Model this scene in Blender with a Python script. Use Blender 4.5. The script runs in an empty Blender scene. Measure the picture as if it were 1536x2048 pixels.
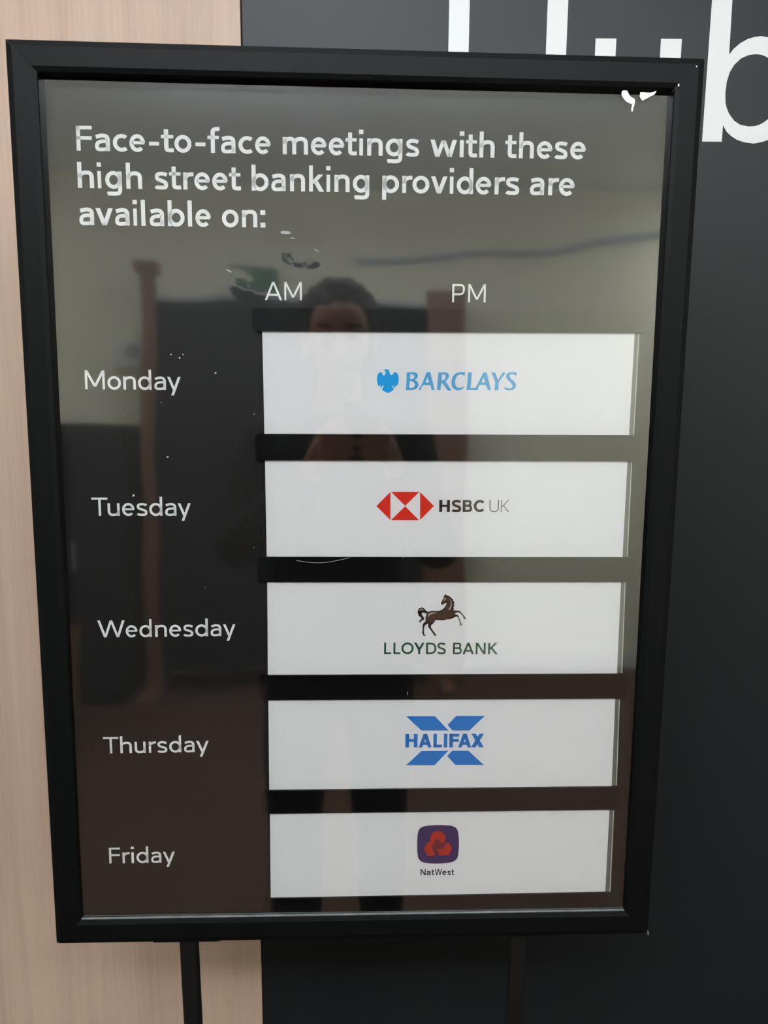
import bpy, bmesh, math, random
from mathutils import Vector, Matrix

# ------------------------------------------------------------------ camera / light / exposure
SC = bpy.context.scene
COL = SC.collection
F = 1500.0                      # focal length in pixels of the 1536 x 2048 frame
CAM_Z = 1.5
B = Matrix(((0.99997625, 0.00689186, 0.0),
            (-0.00111594, 0.16191870, 0.98680342),
            (0.00680091, -0.98677940, -0.16192639)))    # camera (x right, y down, z forward) -> world
# exact rebuild of B from the plumb direction measured on the wall
_u = -Vector((-0.00680091, 0.98677940, 0.16192639)).normalized()
_n = (Vector((0, 0, 1)) - _u * _u.z).normalized()
_r = _n.cross(_u)
B = Matrix((_r, _n, _u))
CAM = Vector((0, 0, CAM_Z))

cam_data = bpy.data.cameras.new('camera')
cam_data.sensor_fit = 'VERTICAL'
cam_data.sensor_height = 36.0
cam_data.lens = 36.0 * F / 2048.0
cam_data.clip_start = 0.01
cam = bpy.data.objects.new('camera', cam_data)
COL.objects.link(cam)
M3 = B @ Matrix(((1, 0, 0), (0, -1, 0), (0, 0, -1)))
cam.matrix_world = Matrix.Translation(CAM) @ M3.to_4x4()
SC.camera = cam

world = bpy.data.worlds.new('world')
world.use_nodes = True
world.node_tree.nodes['Background'].inputs[0].default_value = (0.8, 0.85, 0.9, 1)
world.node_tree.nodes['Background'].inputs[1].default_value = 0.05
SC.world = world
SC.view_settings.view_transform = 'Standard'
SC.view_settings.look = 'None'
SC.view_settings.gamma = 1.0
SC.view_settings.use_curve_mapping = False
SC.view_settings.exposure = 0.06

CEIL = 2.85
# (x, y, size x, size y, strength, label); all but the first are added fill
LAMPS = [(-0.25, -0.45, 0.6, 0.6, 13.0, 'square ceiling panel light above the poster stand'),
         (0.0, -1.0, 2.4, 0.2, 27.0, 'unseen fill strip added across the room to brighten ceiling and back wall'),  # invented strip, kept out of the mirrored view, lifts ceiling and back wall
         (-2.58, -2.4, 0.6, 0.9, 11.0, 'unseen fill panel added by the left corner to brighten the mirrored room'),  # invented weak fill for the dim upper left of the reflection
         (2.58, -2.4, 0.6, 0.9, 19.0, 'unseen fill panel added by the right corner to brighten the mirrored room')]  # invented fill beside the mirrored view, lifts the back wall
WALL_Y = 0.98
BACK_Y = -3.0

# ------------------------------------------------------------------ materials
def S2L(c):
    return tuple(((v / 255.0) / 12.92 if v / 255.0 <= 0.04045 else ((v / 255.0 + 0.055) / 1.055) ** 2.4) for v in c)

def mat(name, rgb, rough=0.6, spec=0.5, emit=0.0, metal=0.0, noise=0.0, nscale=(30, 30, 30), bump=0.0, lin=None, coat=0.0):
    m = bpy.data.materials.new(name)
    m.use_nodes = True
    nt = m.node_tree
    p = nt.nodes['Principled BSDF']
    c = lin if lin else S2L(rgb)
    p.inputs['Base Color'].default_value = (*c, 1)
    p.inputs['Roughness'].default_value = rough
    p.inputs['Specular IOR Level'].default_value = spec
    p.inputs['Metallic'].default_value = metal
    p.inputs['Coat Weight'].default_value = coat
    if emit:
        p.inputs['Emission Color'].default_value = (*c, 1)
        p.inputs['Emission Strength'].default_value = emit
    if noise or bump:
        tc = nt.nodes.new('ShaderNodeTexCoord')
        mp = nt.nodes.new('ShaderNodeMapping')
        mp.inputs['Scale'].default_value = nscale
        nz = nt.nodes.new('ShaderNodeTexNoise')
        nz.inputs['Scale'].default_value = 1.0
        nz.inputs['Detail'].default_value = 6
        nt.links.new(tc.outputs['Object'], mp.inputs[0])
        nt.links.new(mp.outputs[0], nz.inputs['Vector'])
        if noise:
            cr = nt.nodes.new('ShaderNodeValToRGB')
            cr.color_ramp.elements[0].position = 0.3
            cr.color_ramp.elements[1].position = 0.7
            cr.color_ramp.elements[0].color = (*[v * (1 - noise) for v in c], 1)
            cr.color_ramp.elements[1].color = (*[min(1, v * (1 + noise)) for v in c], 1)
            nt.links.new(nz.outputs['Fac'], cr.inputs[0])
            nt.links.new(cr.outputs[0], p.inputs['Base Color'])
        if bump:
            bp = nt.nodes.new('ShaderNodeBump')
            bp.inputs['Strength'].default_value = bump
            bp.inputs['Distance'].default_value = 0.002
            nt.links.new(nz.outputs['Fac'], bp.inputs['Height'])
            nt.links.new(bp.outputs[0], p.inputs['Normal'])
    return m

def film_mat(name, f0=0.29, rough=0.045):
    """thin clear film: two-sided Schlick reflectance over plain transmission"""
    m = bpy.data.materials.new(name)
    m.use_nodes = True
    nt = m.node_tree
    nt.nodes.clear()
    def math_(op, a, b=None, v=None):
        n = nt.nodes.new('ShaderNodeMath'); n.operation = op
        if a is not None: nt.links.new(a, n.inputs[0])
        if b is not None: nt.links.new(b, n.inputs[1])
        if v is not None:
            for i, x in v.items(): n.inputs[i].default_value = x
        return n.outputs[0]
    out = nt.nodes.new('ShaderNodeOutputMaterial')
    geo = nt.nodes.new('ShaderNodeNewGeometry')
    dot = nt.nodes.new('ShaderNodeVectorMath'); dot.operation = 'DOT_PRODUCT'
    nt.links.new(geo.outputs['Normal'], dot.inputs[0]); nt.links.new(geo.outputs['Incoming'], dot.inputs[1])
    c = math_('ABSOLUTE', dot.outputs['Value'])
    c = math_('SUBTRACT', None, c, {0: 1.0})
    c = math_('POWER', c, None, {1: 5.0})
    c = math_('MULTIPLY_ADD', c, None, {1: 1.0 - f0, 2: f0})
    mx = nt.nodes.new('ShaderNodeMixShader')
    tr = nt.nodes.new('ShaderNodeBsdfTransparent')
    gl = nt.nodes.new('ShaderNodeBsdfGlossy')
    gl.inputs['Roughness'].default_value = rough
    nt.links.new(c, mx.inputs[0])
    nt.links.new(tr.outputs[0], mx.inputs[1])
    nt.links.new(gl.outputs[0], mx.inputs[2])
    nt.links.new(mx.outputs[0], out.inputs[0])
    return m

M = {
 'frame': mat('black_anodised_frame', (9, 10, 10), 0.48, 0.12, bump=0.05, nscale=(400, 400, 400)),
 'print': mat('dark_grey_print', (28, 26, 25), 0.45, 0.3),
 'bar': mat('deep_black_bar', (9, 9, 10), 0.35, 0.25),
 'card': mat('white_card', (236, 233, 232), 0.5, 0.3),
 'edge': mat('clear_sleeve', (110, 110, 105), 0.2, 0.5),
 'edge2': mat('clear_sleeve_edge', (200, 200, 190), 0.2, 0.5),
 'white': mat('white_print', (248, 248, 246), 0.6, 0.3),
 'vinyl': mat('white_vinyl_letter', (221, 219, 217), 0.4, 0.4),
 'film': film_mat('clear_cover_film'),
 'glint': film_mat('clear_film_glint', 0.2, 0.05),
 'faint': film_mat('faint_film_glint', 0.02, 0.05),
 'lit_face': mat('painted_lit_face', (112, 114, 112), 0.5, 0.4, noise=.25, nscale=(60, 60, 60)),  # black rail face in a lit tone, light put into the colour
 'dark_wall': mat('dark_grey_laminate', (28, 30, 32), 0.42, 0.27, noise=0.05, nscale=(3, 3, 2), bump=0.03),
 'beige_wall': mat('beige_wall_paint', (220, 216, 193), 0.8, 0.2),
 'ceiling': mat('ceiling_paint', (235, 236, 236), 0.9, 0.1),
 'floor': mat('brown_carpet', (78, 60, 50), 0.95, 0.1, noise=0.25, nscale=(120, 120, 120), bump=0.4),
 'skirting': mat('skirting_paint', (205, 203, 196), 0.5, 0.4),
 'steel': mat('black_powder_coat', (16, 16, 16), 0.45, 0.4),
 'chip': mat('bare_metal_chip', (190, 190, 185), 0.3, 0.5, metal=0.6),
 'dust': mat('pale_dust', (200, 200, 195), 0.8, 0.2),
 'barclays_blue': mat('sky_blue_ink', (10, 158, 222), 0.5, 0.2),
 'barclays_text': mat('light_blue_ink', (70, 162, 210), 0.5, 0.2),
 'hsbc_red': mat('red_ink', (218, 48, 30), 0.5, 0.2),
 'ink_brown': mat('dark_brown_ink', (48, 36, 28), 0.5, 0.2),
 'green': mat('dark_green_ink', (38, 78, 56), 0.5, 0.2),
 'horse_black': mat('black_ink', (22, 18, 17), 0.5, 0.2),
 'horse_brown': mat('brown_ink', (68, 50, 38), 0.5, 0.2),
 'horse_light': mat('pale_highlight_ink', (170, 158, 142), 0.5, 0.2),
 'halifax': mat('mid_blue_ink', (30, 118, 196), 0.5, 0.2),
 'purple': mat('purple_ink', (62, 42, 92), 0.5, 0.2),
 'nw_red': mat('brick_red_ink', (184, 44, 30), 0.5, 0.2),
 'nw_dark': mat('maroon_ink', (112, 36, 52), 0.5, 0.2),
 'nw_text': mat('violet_black_ink', (34, 26, 50), 0.5, 0.2),
 'lamp': mat('lamp_panel', (255, 255, 255), 0.5, 0.2),
 'grey_plastic': mat('white_plastic', (215, 215, 212), 0.4, 0.5),
 'board': mat('dark_fabric', (34, 34, 36), 0.85, 0.2, noise=0.1, nscale=(60, 60, 60)),
 'post': mat('brown_wood', (112, 82, 64), 0.5, 0.3, noise=0.15, nscale=(60, 60, 3)),
 'rail': mat('grey_rail', (150, 152, 156), 0.4, 0.5),
 'exit': mat('green_sign_face', (14, 88, 54), 0.4, 0.4),
 'cable': mat('blue_grey_cable', (168, 174, 186), 0.5, 0.4),
 'cardboard': mat('cardboard', (112, 86, 64), 0.8, 0.2, noise=0.08, nscale=(20, 20, 20)),
 'chair': mat('charcoal_upholstery', (32, 32, 34), 0.8, 0.2),
 'skin': mat('skin', (150, 100, 76), 0.5, 0.4),
 'hair': mat('dark_hair', (26, 20, 17), 0.8, 0.1),
 'jacket': mat('black_jacket', (14, 14, 15), 0.9, 0.1),
 'trousers': mat('dark_trousers', (28, 29, 34), 0.8, 0.2),
 'shoe': mat('black_shoe', (18, 17, 16), 0.4, 0.4),
 'phone': mat('black_phone', (15, 15, 17), 0.3, 0.5),
 'lens': mat('lens_glass', (8, 8, 12), 0.1, 0.5),
 'iris': mat('brown_iris', (50, 32, 22), 0.3, 0.5),
 'eye': mat('eye_white', (165, 155, 148), 0.4, 0.5),
 'lip': mat('lip', (140, 84, 72), 0.5, 0.3),
}

def wood_mat():
    m = bpy.data.materials.new('pale_pinkish_wood_laminate')
    m.use_nodes = True
    nt = m.node_tree
    p = nt.nodes['Principled BSDF']
    p.inputs['Roughness'].default_value = 0.5
    p.inputs['Specular IOR Level'].default_value = 0.35
    tc = nt.nodes.new('ShaderNodeTexCoord')
    def nz(scale, detail, dist=0.0):
        mp = nt.nodes.new('ShaderNodeMapping')
        mp.inputs['Scale'].default_value = scale
        n = nt.nodes.new('ShaderNodeTexNoise')
        n.inputs['Scale'].default_value = 1
        n.inputs['Detail'].default_value = detail
        n.inputs['Distortion'].default_value = dist
        nt.links.new(tc.outputs['Object'], mp.inputs[0])
        nt.links.new(mp.outputs[0], n.inputs['Vector'])
        return n
    a = nz((28, 28, 1.1), 3, 0.3)
    b = nz((420, 420, 9), 4)
    cr = nt.nodes.new('ShaderNodeValToRGB')
    cr.color_ramp.elements[0].position = 0.28
    cr.color_ramp.elements[1].position = 0.74
    cr.color_ramp.elements[0].color = (*S2L((180, 152, 134)), 1)
    cr.color_ramp.elements[1].color = (*S2L((198, 170, 150)), 1)
    nt.links.new(a.outputs['Fac'], cr.inputs[0])
    mx = nt.nodes.new('ShaderNodeMix')
    mx.data_type = 'RGBA'
    mx.blend_type = 'MULTIPLY'
    mx.inputs['Factor'].default_value = 0.35
    cr2 = nt.nodes.new('ShaderNodeValToRGB')
    cr2.color_ramp.elements[0].position = 0.35
    cr2.color_ramp.elements[1].position = 0.6
    cr2.color_ramp.elements[0].color = (0.86, 0.83, 0.82, 1)
    cr2.color_ramp.elements[1].color = (1, 1, 1, 1)
    nt.links.new(b.outputs['Fac'], cr2.inputs[0])
    nt.links.new(cr.outputs[0], mx.inputs[6])
    nt.links.new(cr2.outputs[0], mx.inputs[7])
    nt.links.new(mx.outputs[2], p.inputs['Base Color'])
    return m
M['wood'] = wood_mat()

# ------------------------------------------------------------------ object helpers
def tag(o, label=None, cat=None, group=None, kind=None):
    if label: o['label'] = label
    if cat: o['category'] = cat
    if group: o['group'] = group
    if kind: o['kind'] = kind
    return o

def link(name, me, m, parent=None, smooth=False):
    if m is not None and not me.materials:
        me.materials.append(m)
    if smooth:
        for p in me.polygons: p.use_smooth = True
    o = bpy.data.objects.new(name, me)
    COL.objects.link(o)
    if parent is not None: o.parent = parent
    return o

def empty(name, loc=(0, 0, 0), rz=0.0):
    o = bpy.data.objects.new(name, None)
    COL.objects.link(o)
    o.location = loc
    o.rotation_euler = (0, 0, rz)
    o.empty_display_size = 0.1
    return o

def mesh(verts, faces):
    me = bpy.data.meshes.new('mesh')
    me.from_pydata([tuple(v) for v in verts], [], faces)
    me.update()
    return me

def boxes(lst, bevel=0.0):
    bm = bmesh.new()
    for (x0, x1, y0, y1, z0, z1) in lst:
        vs = [bm.verts.new(p) for p in ((x0,y0,z0),(x1,y0,z0),(x1,y1,z0),(x0,y1,z0),(x0,y0,z1),(x1,y0,z1),(x1,y1,z1),(x0,y1,z1))]
        for f in ((0,3,2,1),(4,5,6,7),(0,1,5,4),(1,2,6,5),(2,3,7,6),(3,0,4,7)):
            bm.faces.new([vs[i] for i in f])
    if bevel:
        bmesh.ops.bevel(bm, geom=bm.edges[:], offset=bevel, segments=2, affect='EDGES', profile=0.7)
    me = bpy.data.meshes.new('mesh')
    bm.to_mesh(me); bm.free()
    return me

def box(name, b, m, parent=None, bevel=0.0):
    return link(name, boxes([b], bevel), m, parent)

def cyl(p0, p1, r0, r1=None, n=16):
    r1 = r0 if r1 is None else r1
    p0, p1 = Vector(p0), Vector(p1)
    d = (p1 - p0).normalized()
    a = d.orthogonal().normalized(); b = d.cross(a)
    vs = []
    for p, r in ((p0, r0), (p1, r1)):
        for i in range(n):
            t = 2 * math.pi * i / n
            vs.append(p + a * (r * math.cos(t)) + b * (r * math.sin(t)))
    fs = [(i, (i + 1) % n, n + (i + 1) % n, n + i) for i in range(n)]
    fs += [tuple(range(n - 1, -1, -1)), tuple(range(n, 2 * n))]
    return mesh(vs, fs)

# ------------------------------------------------------------------ poster stand frame of reference
W, H = 0.625, 0.8737
ORI = Vector((-0.02581512, 0.7070881, 0.92633595))
PM = Matrix(((0.99926962, -0.03808989, 0.00306176),
             (0.0380169, 0.99905361, 0.02113266),
             (-0.0038638, -0.02100083, 0.99977199)))
PMAT = Matrix.Translation(ORI) @ PM.to_4x4()
FD0, FD1 = 0.0055, 0.0105          # recess of the cover film at the foot and the head of the frame
SL = (FD1 - FD0) / H

def ray(px, py):
    return (B @ Vector(((px - 768) / F, (py - 1024) / F, 1))).normalized()

def at(px, py, off=0.0):
    """measured photograph point -> (x, z) on the layer lying `off` behind the cover film (stand coordinates)"""
    nn = (PM @ Vector((0, 1, -SL))).normalized()
    p0 = ORI + PM @ Vector((0, FD0 + off, 0))
    v = ray(px, py)
    p = CAM + v * ((p0 - CAM).dot(nn) / v.dot(nn))
    q = PM.transposed() @ (p - ORI)
    return (q.x, q.z)

def atf(px, py, y):
    """measured point -> (x, z) on the stand's plane y"""
    nn = PM.col[1]
    p0 = ORI + PM @ Vector((0, y, 0))
    v = ray(px, py)
    p = CAM + v * ((p0 - CAM).dot(nn) / v.dot(nn))
    q = PM.transposed() @ (p - ORI)
    return (q.x, q.z)

def onwall(px, py, Y=WALL_Y):
    v = ray(px, py)
    p = CAM + v * (Y / v.y)
    return (p.x, p.z)

def ly(z, off):
    return FD0 + off + SL * z

# flat figures are lists of (verts2d, faces); fill() triangulates loops with holes
def fill(loops):
    cu = bpy.data.curves.new('tmp', 'CURVE')
    cu.dimensions = '2D'; cu.fill_mode = 'BOTH'
    k = 100.0
    for lp in loops:
        s = cu.splines.new('POLY'); s.points.add(len(lp) - 1); s.use_cyclic_u = True
        for i, (x, z) in enumerate(lp): s.points[i].co = (x * k, z * k, 0, 1)
    o = bpy.data.objects.new('tmp', cu)
    COL.objects.link(o)
    dg = bpy.context.evaluated_depsgraph_get()
    me = bpy.data.meshes.new_from_object(o.evaluated_get(dg))
    vs = [(v.co.x / k, v.co.y / k) for v in me.vertices]
    fs = [tuple(p.vertices) for p in me.polygons]
    bpy.data.objects.remove(o); bpy.data.curves.remove(cu); bpy.data.meshes.remove(me)
    return vs, fs

def join(parts):
    V, Fc = [], []
    for vs, fs in parts:
        b = len(V); V += vs; Fc += [tuple(i + b for i in f) for f in fs]
    return V, Fc

def flat_local(name, fig, m, parent, off, org=(0, 0, 0)):
    vs, fs = fig
    me = mesh([(x - org[0], ly(z, off) - org[1], z - org[2]) for x, z in vs], fs)
    bm = bmesh.new(); bm.from_mesh(me)
    for f in bm.faces:                      # every print faces the viewer
        f.normal_update()
        if f.normal.y > 0: f.normal_flip()
    bm.to_mesh(me); bm.free()
    return link(name, me, m, parent)

def prism(name, loop, m, parent, off0, off1, org=(0, 0, 0)):
    vs, fs = fill([loop])
    n = len(vs)
    V = [(x - org[0], ly(z, off0) - org[1], z - org[2]) for x, z in vs] + [(x - org[0], ly(z, off1) - org[1], z - org[2]) for x, z in vs]
    Fc = list(fs) + [tuple(i + n for i in reversed(f)) for f in fs]
    b = len(V); L = len(loop)
    V += [(x - org[0], ly(z, off0) - org[1], z - org[2]) for x, z in loop] + [(x - org[0], ly(z, off1) - org[1], z - org[2]) for x, z in loop]
    Fc += [(b + i, b + (i + 1) % L, b + L + (i + 1) % L, b + L + i) for i in range(L)]
    me = mesh(V, Fc)
    bm = bmesh.new(); bm.from_mesh(me)
    bmesh.ops.remove_doubles(bm, verts=bm.verts[:], dist=1e-6)
    bmesh.ops.recalc_face_normals(bm, faces=bm.faces[:])
    bm.to_mesh(me); bm.free()
    return link(name, me, m, parent)

def rounded(c, r, n=6):
    """quad corners TL TR BR BL -> loop with rounded corners"""
    out = []
    for i in range(4):
        p = Vector(c[i]); a = Vector(c[i - 1]); b = Vector(c[(i + 1) % 4])
        if r[i] <= 0: out.append(tuple(p)); continue
        da = (a - p).normalized() * r[i]; db = (b - p).normalized() * r[i]
        for k in range(n + 1):
            t = k / n
            q = (p + da) * (1 - t) ** 2 + p * 2 * t * (1 - t) + (p + db) * t * t
            out.append(tuple(q))
    return out

def smooth_loop(pts, n=4):
    out = []; L = len(pts)
    for i in range(L):
        p0, p1, p2, p3 = pts[i - 1], pts[i], pts[(i + 1) % L], pts[(i + 2) % L]
        for k in range(n):
            t = k / n
            out.append(tuple(0.5 * ((2 * p1[j]) + (-p0[j] + p2[j]) * t + (2 * p0[j] - 5 * p1[j] + 4 * p2[j] - p3[j]) * t * t
                                    + (-p0[j] + 3 * p1[j] - 3 * p2[j] + p3[j]) * t ** 3) for j in (0, 1)))
    return out

# ------------------------------------------------------------------ stroke lettering
X = 484.0; ASC = 735.0; CAP = 705.0

def rib(pts, w):
    P = [Vector(p) for p in pts]
    P = [p for i, p in enumerate(P) if i == 0 or (p - P[i - 1]).length > 1e-6]
    vs, fs = [], []
    n = len(P)
    for i in range(n):
        d0 = (P[i] - P[i - 1]).normalized() if i > 0 else (P[1] - P[0]).normalized()
        d1 = (P[i + 1] - P[i]).normalized() if i < n - 1 else d0
        t = (d0 + d1).normalized()
        nn = Vector((-t.y, t.x))
        k = 1 / max(0.5, nn.dot(Vector((-d1.y, d1.x))))
        vs.append(tuple(P[i] + nn * (w / 2 * k))); vs.append(tuple(P[i] - nn * (w / 2 * k)))
    for i in range(n - 1): fs.append((2 * i, 2 * i + 1, 2 * i + 3, 2 * i + 2))
    return vs, fs

def path(cmds, w):
    pts = []
    for c in cmds:
        if c[0] in 'ML': pts.append(c[1:])
        else:
            p0 = pts[-1]; (a, b, c1, d, e, f) = c[1:]
            for k in range(1, 11):
                t = k / 10; s = 1 - t
                pts.append((s**3*p0[0] + 3*s*s*t*a + 3*s*t*t*c1 + t**3*e, s**3*p0[1] + 3*s*s*t*b + 3*s*t*t*d + t**3*f))
    return rib(pts, w)

def arc(cx, cy, rx, ry, a0, a1, w, n=36):
    return rib([(cx + rx * math.cos(math.radians(a0 + (a1 - a0) * i / n)), cy + ry * math.sin(math.radians(a0 + (a1 - a0) * i / n))) for i in range(n + 1)], w)

def sl(x0, y0, x1, y1, wh):
    h = wh / 2
    return [(x0 - h, y0), (x0 + h, y0), (x1 + h, y1), (x1 - h, y1)], [(0, 1, 2, 3)]

def glyph(ch, w):
    h = w / 2
    V = lambda x, y0, y1, ww=w: sl(x, y0, x, y1, ww)
    Hb = lambda y, x0, x1, ww=w: ([(x0, y - ww / 2), (x1, y - ww / 2), (x1, y + ww / 2), (x0, y + ww / 2)], [(0, 1, 2, 3)])
    sv = lambda y0, x0, y1, x1: None
    T = X + 10 - h; Bt = h - 10
    def arch(x0, x1):
        m = x0 + (x1 - x0) * 0.56
        return path([('M', x0, 290), ('C', x0 + 5, 400, x0 + (x1 - x0) * .28, T, m, T), ('C', x1 - (x1 - x0) * .13, T, x1, 400, x1, 290), ('L', x1, 0)], w)
    def bowl(Wd, cy=X / 2, ry=None):
        return arc(Wd / 2, cy, Wd / 2 - h, (X + 20) / 2 - h if ry is None else ry, 0, 360, w)
    if ch == 'a':
        Wd = 405
        return [path([('M', Wd - h, 0), ('L', Wd - h, 315), ('C', Wd - h, 425, Wd - h - 70, T, Wd * .5, T), ('C', 150, T, 95, T - 25, 35, X - 85)], w),
                path([('M', Wd - h, 282), ('L', 230, 278), ('C', 110, 272, h, 235, h, 135), ('C', h, 50, 90, Bt, 180, Bt), ('C', 280, Bt, Wd - h, 60, Wd - h, 160)], w * .92)]
    if ch == 'b': return [V(h, 0, ASC), bowl(465)]
    if ch == 'd': return [V(465 - h, 0, ASC), bowl(465)]
    if ch == 'p': return [V(h, -200, X), bowl(465)]
    if ch == 'g': return [bowl(460), path([('M', 460 - h, X), ('L', 460 - h, -20), ('C', 460 - h, -130, 370, -205 + h, 235, -205 + h), ('C', 160, -205 + h, 100, -190 + h, 50, -155)], w)]
    if ch == 'c': return [arc(240, X / 2, 240 - h, (X + 20) / 2 - h, 50, 310, w)]
    if ch == 'e': return [arc(225, X / 2, 225 - h, (X + 20) / 2 - h, 0, 316, w), Hb(252, h, 450 - h * .5, w * .8)]
    if ch == 'o': return [bowl(475)]
    if ch == 'f': return [path([('M', 145, 0), ('L', 145, 560), ('C', 145, 680, 200, 738 - h, 335, 732 - h)], w), Hb(X - h * .8, 0, 315, w * .85)]
    if ch == 'h': return [V(h, 0, ASC), arch(h, 425 - h)]
    if ch == 'n': return [V(h, 0, X), arch(h, 425 - h)]
    if ch == 'm': return [V(h, 0, X), arch(h, 372 - h), arch(372 - h, 695 - h)]
    if ch == 'u': return [V(425 - h, 0, X), path([('M', h, X), ('L', h, 195), ('C', h, 70, 100, Bt, 195, Bt), ('C', 320, Bt, 425 - h, 80, 425 - h, 195)], w)]
    if ch == 'i': return [V(w * .6, 0, X), Hb(ASC - w * .6, 0, w * 1.2, w * 1.1)]
    if ch == 'l': return [V(h, 0, ASC)]
    if ch == 'k': return [V(h, 0, ASC), sl(h + 40, 225, 345, X, w * 1.35), sl(190, 300, 370, 0, w * 1.3)]
    if ch == 'r': return [V(h, 0, X), path([('M', h, 270), ('C', h, 400, 140, T, 285, T - 2)], w)]
    if ch == 's':
        Wd = 370
        return [path([('M', Wd - 30, X - 80), ('C', Wd - 85, X - 25 - h * .5, Wd * .65, T, Wd * .5, T), ('C', Wd * .22, T, h, X - h - 25, h, X - 125),
                      ('C', h, X - 215, Wd * .3, 275, Wd * .5, 243), ('C', Wd * .75, 205, Wd - h, 195, Wd - h, 125),
                      ('C', Wd - h, 45, Wd * .75, Bt, Wd * .48, Bt), ('C', Wd * .3, Bt, Wd * .15, 20 + h * .4, 22, 80)], w * .96)]
    if ch == 't': return [path([('M', 130, 645), ('L', 130, 150), ('C', 130, 45, 170, h - 8, 320, h + 3)], w), Hb(X - h * .8, 0, 312, w * .85)]
    if ch == 'v': return [sl(h * 1.05, X, 232, 0, w * 1.1), sl(465 - h * 1.05, X, 232, 0, w * 1.1)]
    if ch == 'w': return [sl(h, X, 195, 0, w * 1.1), sl(365, X - 15, 195, 0, w * 1.02), sl(365, X - 15, 535, 0, w * 1.02), sl(730 - h, X, 535, 0, w * 1.1)]
    if ch == 'y': return [sl(h * 1.1, X, 245, 0, w * 1.12), sl(490 - h * 1.1, X, 180, -200, w * 1.12)]
    if ch == ':': return [Hb(w * .6, 0, w * 1.2, w * 1.2), Hb(X - w * .55, 0, w * 1.2, w * 1.2)]
    if ch == '-': return [Hb(236, 0, 280, w * .95)]
    if ch == 'F': return [V(h, 0, CAP), Hb(CAP - h * .9, 0, 440, w * .9), Hb(365, 0, 430, w * .9)]
    if ch == 'T': return [Hb(CAP - h * .9, 0, 590, w * .9), V(295, 0, CAP)]
    if ch == 'M': return [V(h, 0, CAP), V(735 - h, 0, CAP), sl(h * 1.1, CAP, 367, 105, w * 1.15), sl(735 - h * 1.1, CAP, 367, 105, w * 1.15)]
    if ch == 'W': return [sl(h, CAP, 270, 0, w * 1.06), sl(500, CAP, 270, 0, w), sl(500, CAP, 730, 0, w), sl(1000 - h, CAP, 730, 0, w * 1.06)]
    if ch == 'A': return [sl(h, 0, 325, CAP, w * 1.1), sl(650 - h, 0, 325, CAP, w * 1.1), Hb(205, 130, 520, w * .9)]
    if ch == 'P': return [V(h, 0, CAP), path([('M', h, CAP - h), ('L', 270, CAP - h), ('C', 400, CAP - h, 490 - h, 640, 490 - h, 500), ('C', 490 - h, 370, 400, 305, 270, 305), ('L', h, 305)], w * .95)]
    if ch == 'H': return [V(h, 0, CAP), V(560 - h, 0, CAP), Hb(365, h, 560 - h, w * .8)]
    if ch == 'L': return [V(h, 0, CAP), Hb(h * .85, 0, 430, w * .85)]
    if ch == 'I': return [V(h, 0, CAP)]
    if ch == 'N': return [V(h, 0, CAP), V(600 - h, 0, CAP), sl(h * 1.1, CAP, 600 - h * 1.1, 0, w * 1.2)]
    if ch == 'O': return [arc(365, CAP / 2, 365 - h, CAP / 2 + 10 - h, 0, 360, w, 48)]
    if ch == 'C': return [arc(330, CAP / 2, 330 - h, CAP / 2 + 10 - h, 42, 318, w, 48)]
    if ch == 'U': return [path([('M', h, CAP), ('L', h, 240), ('C', h, 80, 140, h - 10, 275, h - 10), ('C', 410, h - 10, 550 - h, 80, 550 - h, 240), ('L', 550 - h, CAP)], w)]
    if ch == 'K': return [V(h, 0, CAP), sl(h + 30, 300, 540 - h, CAP, w * 1.35), sl(h + 130, 400, 570 - h, 0, w * 1.3)]
    if ch == 'D': return [V(h, 0, CAP), path([('M', h, CAP - h * .9), ('L', 230, CAP - h * .9), ('C', 460, CAP - h, 620 - h, 570, 620 - h, CAP / 2), ('C', 620 - h, 135, 460, h, 230, h * .9), ('L', h, h * .9)], w * .95)]
    if ch == 'B': return [V(h, 0, CAP), path([('M', h, CAP - h * .85), ('L', 260, CAP - h * .85), ('C', 400, CAP - h, 500 - h, 650, 500 - h, 540), ('C', 500 - h, 440, 400, 372, 270, 372), ('L', h, 372)], w * .85),
                          path([('M', 260, 372), ('C', 430, 372, 540 - h, 300, 540 - h, 195), ('C', 540 - h, 90, 430, h * .85, 260, h * .85), ('L', h, h * .85)], w * .85)]
    if ch == 'S':
        Wd = 500; TT = CAP + 10 - h
        return [path([('M', Wd - 40, CAP - 100), ('C', Wd - 110, TT - 20, Wd * .65, TT, Wd * .5, TT), ('C', Wd * .22, TT, h, CAP - h - 40, h, CAP - 180),
                      ('C', h, CAP - 300, Wd * .3, 395, Wd * .5, 355), ('C', Wd * .75, 305, Wd - h, 280, Wd - h, 180),
                      ('C', Wd - h, 65, Wd * .75, h - 10, Wd * .48, h - 10), ('C', Wd * .3, h - 10, Wd * .15, 30 + h * .5, 30, 110)], w * .95)]
    if ch == 'Y': return [sl(h * 1.1, CAP, 290, 270, w * 1.15), sl(580 - h * 1.1, CAP, 290, 270, w * 1.15), V(290, 0, 300)]
    if ch == 'X': return [sl(h * 1.1, CAP, 560 - h, 0, w * 1.25), sl(560 - h * 1.1, CAP, h, 0, w * 1.25)]
    raise KeyError(ch)

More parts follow.
